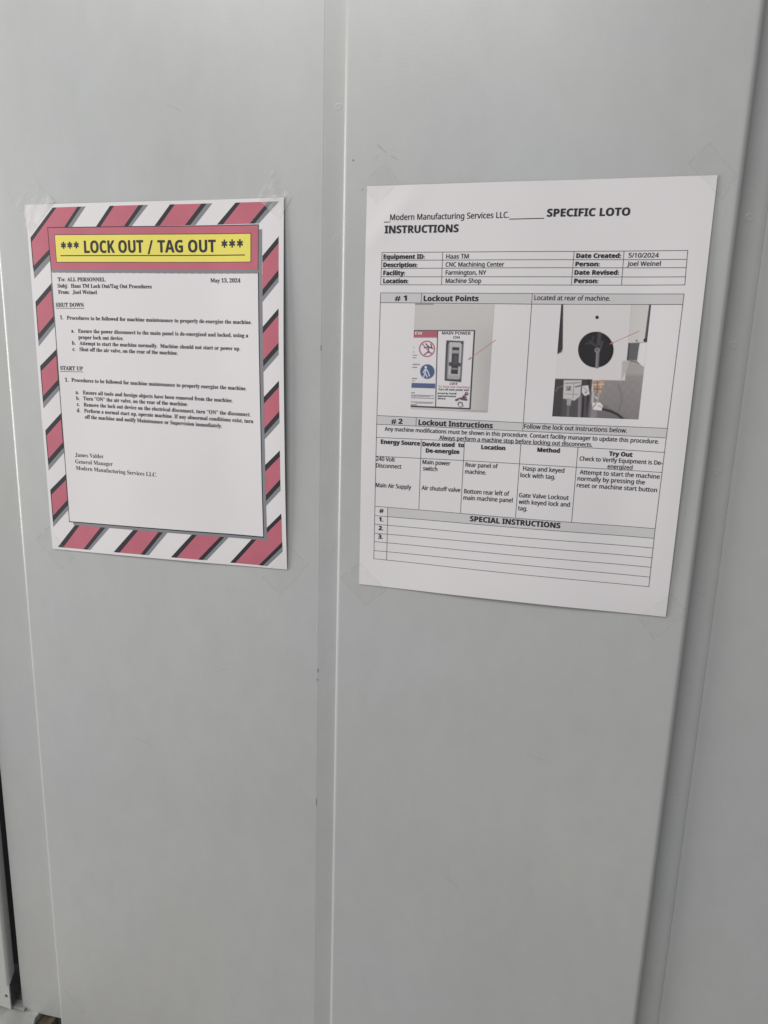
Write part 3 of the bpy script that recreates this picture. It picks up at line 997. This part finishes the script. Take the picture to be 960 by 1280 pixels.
# printed photographs: a fine grid of ink dots (one colour per grid point)
class Painter:
    def __init__(self, X, Y):
        self.X, self.Y = X, Y
        self.C = np.zeros(X.shape + (3,))

    def put(self, m, c):
        m = np.clip(m, 0, 1)[..., None]
        self.C = self.C * (1 - m) + np.array(c, float) * m

    def poly(self, pts, c, soft=3.0, a=1.0):
        d = np.full(self.X.shape, 1e9)
        area_ = sum(pts[i][0] * pts[(i + 1) % len(pts)][1] - pts[(i + 1) % len(pts)][0] * pts[i][1] for i in range(len(pts)))
        s = 1 if area_ > 0 else -1
        for i in range(len(pts)):
            (x0, y0), (x1, y1) = pts[i], pts[(i + 1) % len(pts)]
            L_ = math.hypot(x1 - x0, y1 - y0)
            d = np.minimum(d, s * ((x1 - x0) * (self.Y - y0) - (y1 - y0) * (self.X - x0)) / L_)
        self.put((d / soft + 0.5).clip(0, 1) * a, c)

    def rect(self, x0, y0, x1, y1, c, soft=3.0, a=1.0):
        self.poly([(x0, y0), (x1, y0), (x1, y1), (x0, y1)], c, soft, a)

    def disc(self, x, y, r, c, soft=3.0, a=1.0, sx=1.0):
        d = r - np.hypot((self.X - x) / sx, self.Y - y)
        self.put((d / soft + 0.5).clip(0, 1) * a, c)

    def ring(self, x, y, r, w, c, soft=3.0, a=1.0):
        d = w / 2 - np.abs(np.hypot(self.X - x, self.Y - y) - r)
        self.put((d / soft + 0.5).clip(0, 1) * a, c)

    def line(self, pts, w, c, soft=3.0, a=1.0):
        best = np.full(self.X.shape, 1e9)
        for (x0, y0), (x1, y1) in zip(pts[:-1], pts[1:]):
            dx, dy = x1 - x0, y1 - y0
            t = (((self.X - x0) * dx + (self.Y - y0) * dy) / (dx * dx + dy * dy)).clip(0, 1)
            best = np.minimum(best, np.hypot(self.X - x0 - t * dx, self.Y - y0 - t * dy))
        self.put(((w / 2 - best) / soft + 0.5).clip(0, 1) * a, c)


def switch_photo(P):
    w = (196, 190, 187)
    P.C[:] = (180, 175, 171)
    P.put(((230 - P.Y) / 160).clip(0, 1) * 0.35, (190, 186, 181))
    P.put(((P.X - 575) / 90).clip(0, 1) * ((P.Y - 180) / 200).clip(0, 1) * 0.8, (163, 159, 157))
    P.rect(250, 84, 362, 92, (120, 116, 115), 6)
    P.poly([(225, 660), (565, 664), (650, 655), (652, 690), (225, 690)], (160, 156, 155), 5)
    P.poly([(240, 227), (588, 227), (562, 662), (225, 648)], (38, 36, 40), 3)          # black rim
    P.poly([(240, 232), (580, 232), (555, 654), (225, 640)], (204, 199, 200), 3)
    P.poly([(240, 232), (383, 232), (381, 264), (240, 264)], (160, 80, 92), 3)
    P.line([(384, 230), (372, 650)], 5, (45, 43, 48))
    P.line([(240, 266), (381, 266)], 2.5, (80, 60, 64))
    # no-climbing style prohibition mark
    P.disc(325, 328, 42, (206, 202, 203))
    for ln in ([(318, 300), (336, 318), (330, 345), (312, 358)], [(336, 318), (356, 326)], [(330, 345), (350, 352)], [(346, 302), (352, 322)], [(310, 322), (330, 318)]):
        P.line(ln, 6, (52, 48, 54))
    P.line([(298, 300), (352, 358)], 6, (160, 80, 92))
    P.ring(325, 328, 41, 7, (160, 80, 92))
    # blue mandatory mark
    P.disc(327, 452, 40, (66, 78, 112), 4)
    P.disc(318, 428, 7, (196, 196, 204))
    for ln in ([(318, 436), (314, 462), (306, 482)], [(316, 460), (326, 482)], [(322, 440), (332, 456), (338, 476)], [(312, 442), (304, 458)]):
        P.line(ln, 6, (196, 196, 204))
    P.poly([(240, 514), (371, 518), (370, 545), (236, 541)], (72, 82, 116), 3)
    rnd = random.Random(3)
    for (y, xa, xb, wd) in ((320, 248, 252, 4), (345, 244, 256, 4), (362, 244, 270, 4), (376, 244, 264, 4), (412, 246, 284, 5), (428, 244, 268, 5), (490, 240, 268, 5), (503, 244, 256, 4),
                            (569, 238, 256, 5), (582, 238, 362, 4), (588, 238, 340, 3), (597, 238, 362, 4), (620, 238, 362, 4), (626, 262, 350, 3), (636, 236, 266, 5)):
        x = xa
        while x < xb:
            l = rnd.uniform(5, 15)
            P.line([(x, y + (x - 240) * 0.03), (min(x + l, xb), y + (x - 240) * 0.03)], wd, (78, 74, 78), 3, 0.8)
            x += l + rnd.uniform(2, 5)
    # the breaker: plate, slot, lever
    P.poly([(432, 282), (526, 286), (512, 508), (424, 500)], (58, 56, 58), 6)
    P.poly([(442, 290), (520, 293), (507, 498), (432, 492)], (128, 125, 126), 5)
    P.poly([(450, 292), (515, 294), (503, 492), (440, 490)], (170, 168, 168), 4)
    P.disc(440, 294, 6, (50, 48, 50)); P.disc(517, 296, 6, (50, 48, 50)); P.disc(430, 495, 6, (60, 58, 60)); P.disc(505, 498, 6, (50, 48, 50))
    P.poly([(464, 318), (502, 320), (494, 466), (456, 464)], (48, 46, 50), 4)
    P.poly([(464, 334), (500, 335), (499, 354), (462, 352)], (142, 139, 140), 4)
    P.poly([(446, 400), (510, 404), (509, 424), (445, 420)], (56, 54, 58), 4)
    P.poly([(472, 362), (494, 363), (490, 412), (468, 410)], (72, 69, 72), 5)
    P.poly([(458, 430), (494, 432), (492, 442), (457, 440)], (120, 117, 118), 4)
    P.line([(432, 300), (424, 498)], 5, (70, 68, 70)); P.line([(522, 300), (510, 500)], 4, (88, 86, 88))
    P.poly([(440, 470), (505, 474), (503, 490), (440, 488)], (150, 148, 148), 5)
    P.line([(430, 500), (508, 506)], 5, (48, 46, 50))
    # hand-and-padlock drawing
    for ln, wd in (([(484, 610), (504, 602), (540, 608)], 12), ([(500, 602), (538, 594)], 9), ([(522, 596), (538, 572)], 7), ([(520, 590), (546, 576)], 6), ([(494, 634), (500, 622), (516, 624), (520, 644)], 6)):
        P.line(ln, wd, (86, 62, 64), 4)
    P.ring(541, 574, 8, 4, (90, 70, 74)); P.ring(508, 636, 12, 4, (110, 100, 104)); P.disc(503, 609, 5, (200, 190, 190))


def valve_photo(P):
    P.C[:] = (196, 190, 188)
    P.put(((P.Y - 100) / 500).clip(0, 1) * 0.5, (190, 182, 180))
    n = np.sin(P.X * 0.13) * np.sin(P.Y * 0.11 + P.X * 0.02)
    # carpet-grey floor in the lower right
    P.poly([(588, 390), (700, 380), (700, 760), (560, 760), (420, 720), (440, 500)], (134, 127, 126), 10)
    P.put((n * 0.5 + 0.5) * ((P.Y > 500) & (P.X > 440)) * 0.25, (112, 105, 104))
    P.put(((P.Y - 520) / 200).clip(0, 1) * (P.X > 420) * 0.45, (102, 96, 97))
    P.poly([(570, 395), (690, 392), (688, 470), (575, 470)], (158, 150, 148), 20, 0.7)
    P.line([(540, 520), (560, 600), (535, 690)], 10, (104, 98, 100), 9, 0.5)
    P.line([(600, 500), (620, 600)], 7, (118, 111, 112), 9, 0.4)
    # machine plate
    P.poly([(190, 60), (612, 60), (575, 500), (180, 492)], (197, 191, 189), 4)
    P.poly([(612, 60), (720, 60), (690, 292), (600, 294)], (186, 181, 177), 5)
    P.line([(612, 88), (578, 470)], 3, (168, 162, 160), 4, 0.8)
    P.line([(600, 296), (690, 292)], 4, (120, 116, 116), 4, 0.8)
    P.line([(572, 390), (560, 500)], 5, (160, 154, 152), 5, 0.7)
    P.poly([(220, 80), (236, 84), (234, 330), (222, 348), (200, 356)], (52, 49, 52), 4)
    P.line([(214, 350), (232, 342)], 4, (120, 115, 116), 4)
    P.poly([(706, 80), (722, 80), (694, 292), (678, 292)], (74, 70, 73), 4)
    P.disc(683, 280, 9, (48, 44, 48)); P.disc(638, 283, 6, (120, 116, 116))
    P.poly([(596, 297), (654, 294), (640, 388), (588, 388)], (88, 87, 89), 4)
    P.line([(598, 297), (589, 388)], 6, (44, 42, 45))
    P.poly([(656, 296), (698, 292), (684, 430), (640, 400)], (200, 195, 193), 5)
    P.line([(598, 388), (640, 400), (650, 408)], 5, (90, 84, 84), 5)
    P.poly([(560, 396), (600, 390), (590, 430), (556, 500)], (168, 160, 158), 8)
    # the dark round opening with the pipe in it
    P.disc(424, 158, 9, (30, 27, 30))
    P.disc(417, 332, 97, (28, 26, 29), 4)
    P.disc(412, 330, 88, (42, 40, 42), 12, 0.5)
    for ln, wd, c in (([(438, 246), (432, 300)], 20, (66, 62, 64)), ([(396, 288), (404, 262)], 8, (60, 57, 60)), ([(384, 290), (420, 312)], 14, (60, 56, 58)), ([(452, 290), (440, 330)], 14, (66, 62, 64)),
                      ([(428, 352), (424, 424)], 19, (104, 97, 98)), ([(424, 352), (420, 424)], 5, (142, 134, 134)), ([(360, 300), (384, 296)], 8, (58, 55, 57))):
        P.line(ln, wd, c, 6)
    P.disc(425, 335, 15, (122, 116, 118), 5); P.disc(423, 333, 7, (88, 84, 86), 4)
    # below the plate
    P.poly([(150, 490), (398, 494), (378, 730), (150, 730)], (62, 58, 60), 5)
    P.poly([(235, 560), (400, 560), (386, 730), (226, 730)], (84, 80, 82), 12, 0.6)
    P.line([(196, 560), (205, 540), (235, 530)], 6, (98, 93, 96), 5)
    P.line([(330, 590), (324, 720)], 16, (118, 112, 114), 6)
    P.line([(350, 590), (342, 720)], 9, (40, 37, 40), 4); P.line([(378, 500), (368, 720)], 12, (46, 43, 46), 5)
    P.line([(266, 600), (262, 720)], 12, (104, 99, 101), 5)
    P.poly([(378, 620), (470, 640), (600, 720), (600, 760), (360, 740)], (96, 91, 93), 14, 0.7)
    P.poly([(240, 498), (340, 498), (332, 585), (300, 612), (236, 600)], (182, 175, 174), 5)
    P.poly([(258, 598), (284, 602), (278, 640), (256, 636)], (150, 143, 143), 5)
    P.rect(252, 530, 282, 558, (140, 134, 136), 3); P.line([(262, 548), (270, 552), (276, 534)], 4, (60, 56, 60))
    P.line([(248, 516), (330, 512)], 5, (120, 113, 114)); P.line([(296, 520), (292, 596)], 4, (130, 124, 125)); P.line([(250, 574), (320, 578)], 4, (138, 131, 132))
    P.line([(306, 536), (334, 528)], 7, (92, 87, 90))
    P.poly([(342, 530), (376, 526), (384, 576), (356, 586), (340, 566)], (192, 184, 183), 5)
    P.line([(352, 540), (374, 560)], 4, (140, 132, 133)); P.disc(362, 566, 6, (130, 123, 124))
    P.poly([(398, 500), (466, 498), (458, 544), (448, 574), (404, 566)], (158, 128, 110), 5)
    P.line([(404, 524), (460, 520)], 6, (196, 178, 162)); P.line([(426, 504), (424, 566)], 6, (118, 92, 80)); P.line([(448, 506), (440, 566)], 6, (186, 162, 142)); P.line([(404, 548), (450, 548)], 5, (108, 86, 76))
    P.line([(418, 574), (414, 618)], 22, (128, 119, 118), 5); P.line([(414, 590), (424, 600)], 8, (190, 176, 166))
    P.poly([(396, 624), (440, 622), (456, 640), (448, 668), (402, 662)], (206, 198, 196), 5)
    P.line([(404, 648), (418, 628)], 5, (120, 112, 112)); P.line([(430, 640), (452, 650)], 5, (150, 142, 142))
    P.line([(456, 660), (500, 672), (536, 690), (562, 714)], 12, (44, 41, 44), 4)


def make_photo(corners, zc, paint, nu, nv, wash):
    c = [Vector(a) for a in corners]
    zq = [Vector(a) for a in zc]
    S, T = np.meshgrid(np.linspace(0, 1, nu), np.linspace(0, 1, nv))
    bl = lambda q, k: q[0][k] * (1 - S) * (1 - T) + q[1][k] * S * (1 - T) + q[2][k] * S * T + q[3][k] * (1 - S) * T
    P = Painter(bl(zq, 0), bl(zq, 1))
    paint(P)
    rs = np.random.RandomState(5)
    C = P.C + rs.normal(0, 1.6, P.C.shape[:2] + (1,))
    C = C * (1 - wash) + np.array((158, 152, 151)) * wash      # washed-out office print
    C = np.clip(C, 10, 255) / 255
    Cl = ((C + 0.055) / 1.055) ** 2.4
    Cl = np.clip(Cl / PRINT_LIGHT, 0.01, 0.78)
    mu, mv = bl(c, 0), bl(c, 1)
    verts = [SR.at(float(mu[j, i]), float(mv[j, i]), 0.06) for j in range(nv) for i in range(nu)]
    faces = [(j * nu + i, (j + 1) * nu + i, (j + 1) * nu + i + 1, j * nu + i + 1) for j in range(nv - 1) for i in range(nu - 1)]
    o = mesh_obj('printed_photo', verts, faces, PHOTO, proc, smooth=True)
    at = o.data.color_attributes.new('print', 'FLOAT_COLOR', 'POINT')
    at.data.foreach_set('color', np.concatenate([Cl, np.ones(Cl.shape[:2] + (1,))], -1).ravel())
    return o


PRINT_LIGHT = 0.83
phA = make_photo(PHOTO_A, [(258, 85), (690, 90), (652, 680), (233, 660)], switch_photo, 170, 230, 0.09)
phA['label'] = 'printed photograph of a main power switch and safety signs'
phB = make_photo(PHOTO_B, [(225, 88), (715, 92), (645, 717), (175, 700)], valve_photo, 190, 230, 0.02)
phB['label'] = 'printed photograph of a pale panel with a dark round opening and an air valve below'


def arrow(pts, parent):
    a, b = Vector(pts[0]), Vector(pts[1])
    d = (b - a).normalized()
    n = Vector((-d.y, d.x))
    qs = [((a - n * .14, b - n * .14, b + n * .14, a + n * .14), INK_ARROW, 0), ((b - d * 2.4 - n * .75, b, b, b - d * 2.4 + n * .75), INK_ARROW, 0.004)]
    SR.patches('arrow', qs, 0.11, parent=parent)


arrow(ARROW_A, phA)
arrow(ARROW_B, phB)
for e in SWITCH_TEXT:
    letter(SR, e, 0.10, parent=phA, name='caption')

# ------------------------------------------------------------------ adhesive tape on the corners
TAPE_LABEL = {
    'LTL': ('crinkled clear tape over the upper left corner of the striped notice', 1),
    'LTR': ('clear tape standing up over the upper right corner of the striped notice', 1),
    'LBL': ('barely visible clear tape across the lower left corner of the striped notice', 0),
    'LBR': ('square-ended clear tape over the lower right corner of the striped notice', 0),
    'RTL': ('clear tape over the upper left corner of the white procedure sheet', 0),
    'RTR': ('yellowish clear tape over the upper right corner of the white procedure sheet', 0),
    'RBL': ('clear tape across the lower left corner of the white procedure sheet', 0),
    'RBR': ('clear tape from the lower right corner of the procedure sheet to the panel fold', 0)}


def in_quad(x, zc, q):
    s = None
    for i in range(4):
        (x0, z0), (x1, z1) = q[i], q[(i + 1) % 4]
        c = (x1 - x0) * (zc - z0) - (z1 - z0) * (x - x0)
        if s is None:
            s = c > 0
        elif (c > 0) != s:
            return False
    return True


for key, q in TAPES.items():
    sh = SL if key[0] == 'L' else SR
    corners = CORNERS_L if key[0] == 'L' else CORNERS_R
    py = P2Y if key[0] == 'L' else P3Y
    Hi = np.linalg.inv(sh.H)
    label, crumpled = TAPE_LABEL[key]
    c = [Vector(a) for a in q]
    cx = sum((a for a in c), Vector((0, 0))) / 4
    root = empty('adhesive_tape', (cx.x, py, cx.y), label, 'tape', 'clear tape pieces holding the two sheets')
    rnd = random.Random(key)
    N = 26
    ph = [rnd.uniform(0, 6) for _ in range(6)]

    def surf(s, t):
        p = c[0] * (1 - s) * (1 - t) + c[1] * s * (1 - t) + c[2] * s * t + c[3] * (1 - s) * t
        w = Hi @ np.array([p.x, p.y, 1.0])
        u, v = w[0] / w[2], w[1] / w[2]
        # distance (mm) inside the sheet
        d = min(u, 215.9 - u, v, 279.4 - v)
        k = smooth01((d + 1.6) / 1.6)
        hp = sh.relief(min(1, max(0, u / 215.9)), min(1, max(0, v / 279.4))) / 1000 + (py - sh.y) + 0.00034
        h = 0.00007 + k * hp
        cr = (math.sin(5 * s + ph[0] + 3 * t) * math.sin(4 * t + ph[1]) + 0.3 * math.sin(11 * s - 6 * t + ph[2])) * 0.6 + 0.35
        h += max(0, cr) * (0.0011 if crumpled else 0.00006) * (1 if d < 0 else 0.25)
        e = 0.0
        return (p.x + e, py - h, p.y + 0.6 * e)
    verts = [surf(i / N, j / N) for j in range(N + 1) for i in range(N + 1)]
    faces = [(j * (N + 1) + i, j * (N + 1) + i + 1, (j + 1) * (N + 1) + i + 1, (j + 1) * (N + 1) + i) for j in range(N) for i in range(N)]
    film = mesh_obj('film', verts, faces, TAPE_GLINTS if crumpled else TAPE, root, smooth=True)
    # cut ends and long edges collect dust: a thin rim
    ev, ef = [], []
    wd = 0.010
    rim = [((0, 0), (1, 0)), ((1, 0), (1, 1)), ((1, 1), (0, 1)), ((0, 1), (0, 0))]
    for (a, b) in rim:
        ax, ay = 0.5, 0.5
        M_ = 24
        b0 = len(ev)
        for i in range(M_ + 1):
            s = a[0] + (b[0] - a[0]) * i / M_
            t = a[1] + (b[1] - a[1]) * i / M_
            p1 = surf(s, t)
            p2 = surf(s + (ax - s) * 2 * wd, t + (ay - t) * 2 * wd)
            ev += [(p1[0], p1[1] - 0.00012, p1[2]), (p2[0], p2[1] - 0.00012, p2[2])]
        for i in range(M_):
            k = b0 + 2 * i
            if math.sin(i * 0.35 + ph[4]) > -0.75:
                ef.append((k, k + 1, k + 3, k + 2))
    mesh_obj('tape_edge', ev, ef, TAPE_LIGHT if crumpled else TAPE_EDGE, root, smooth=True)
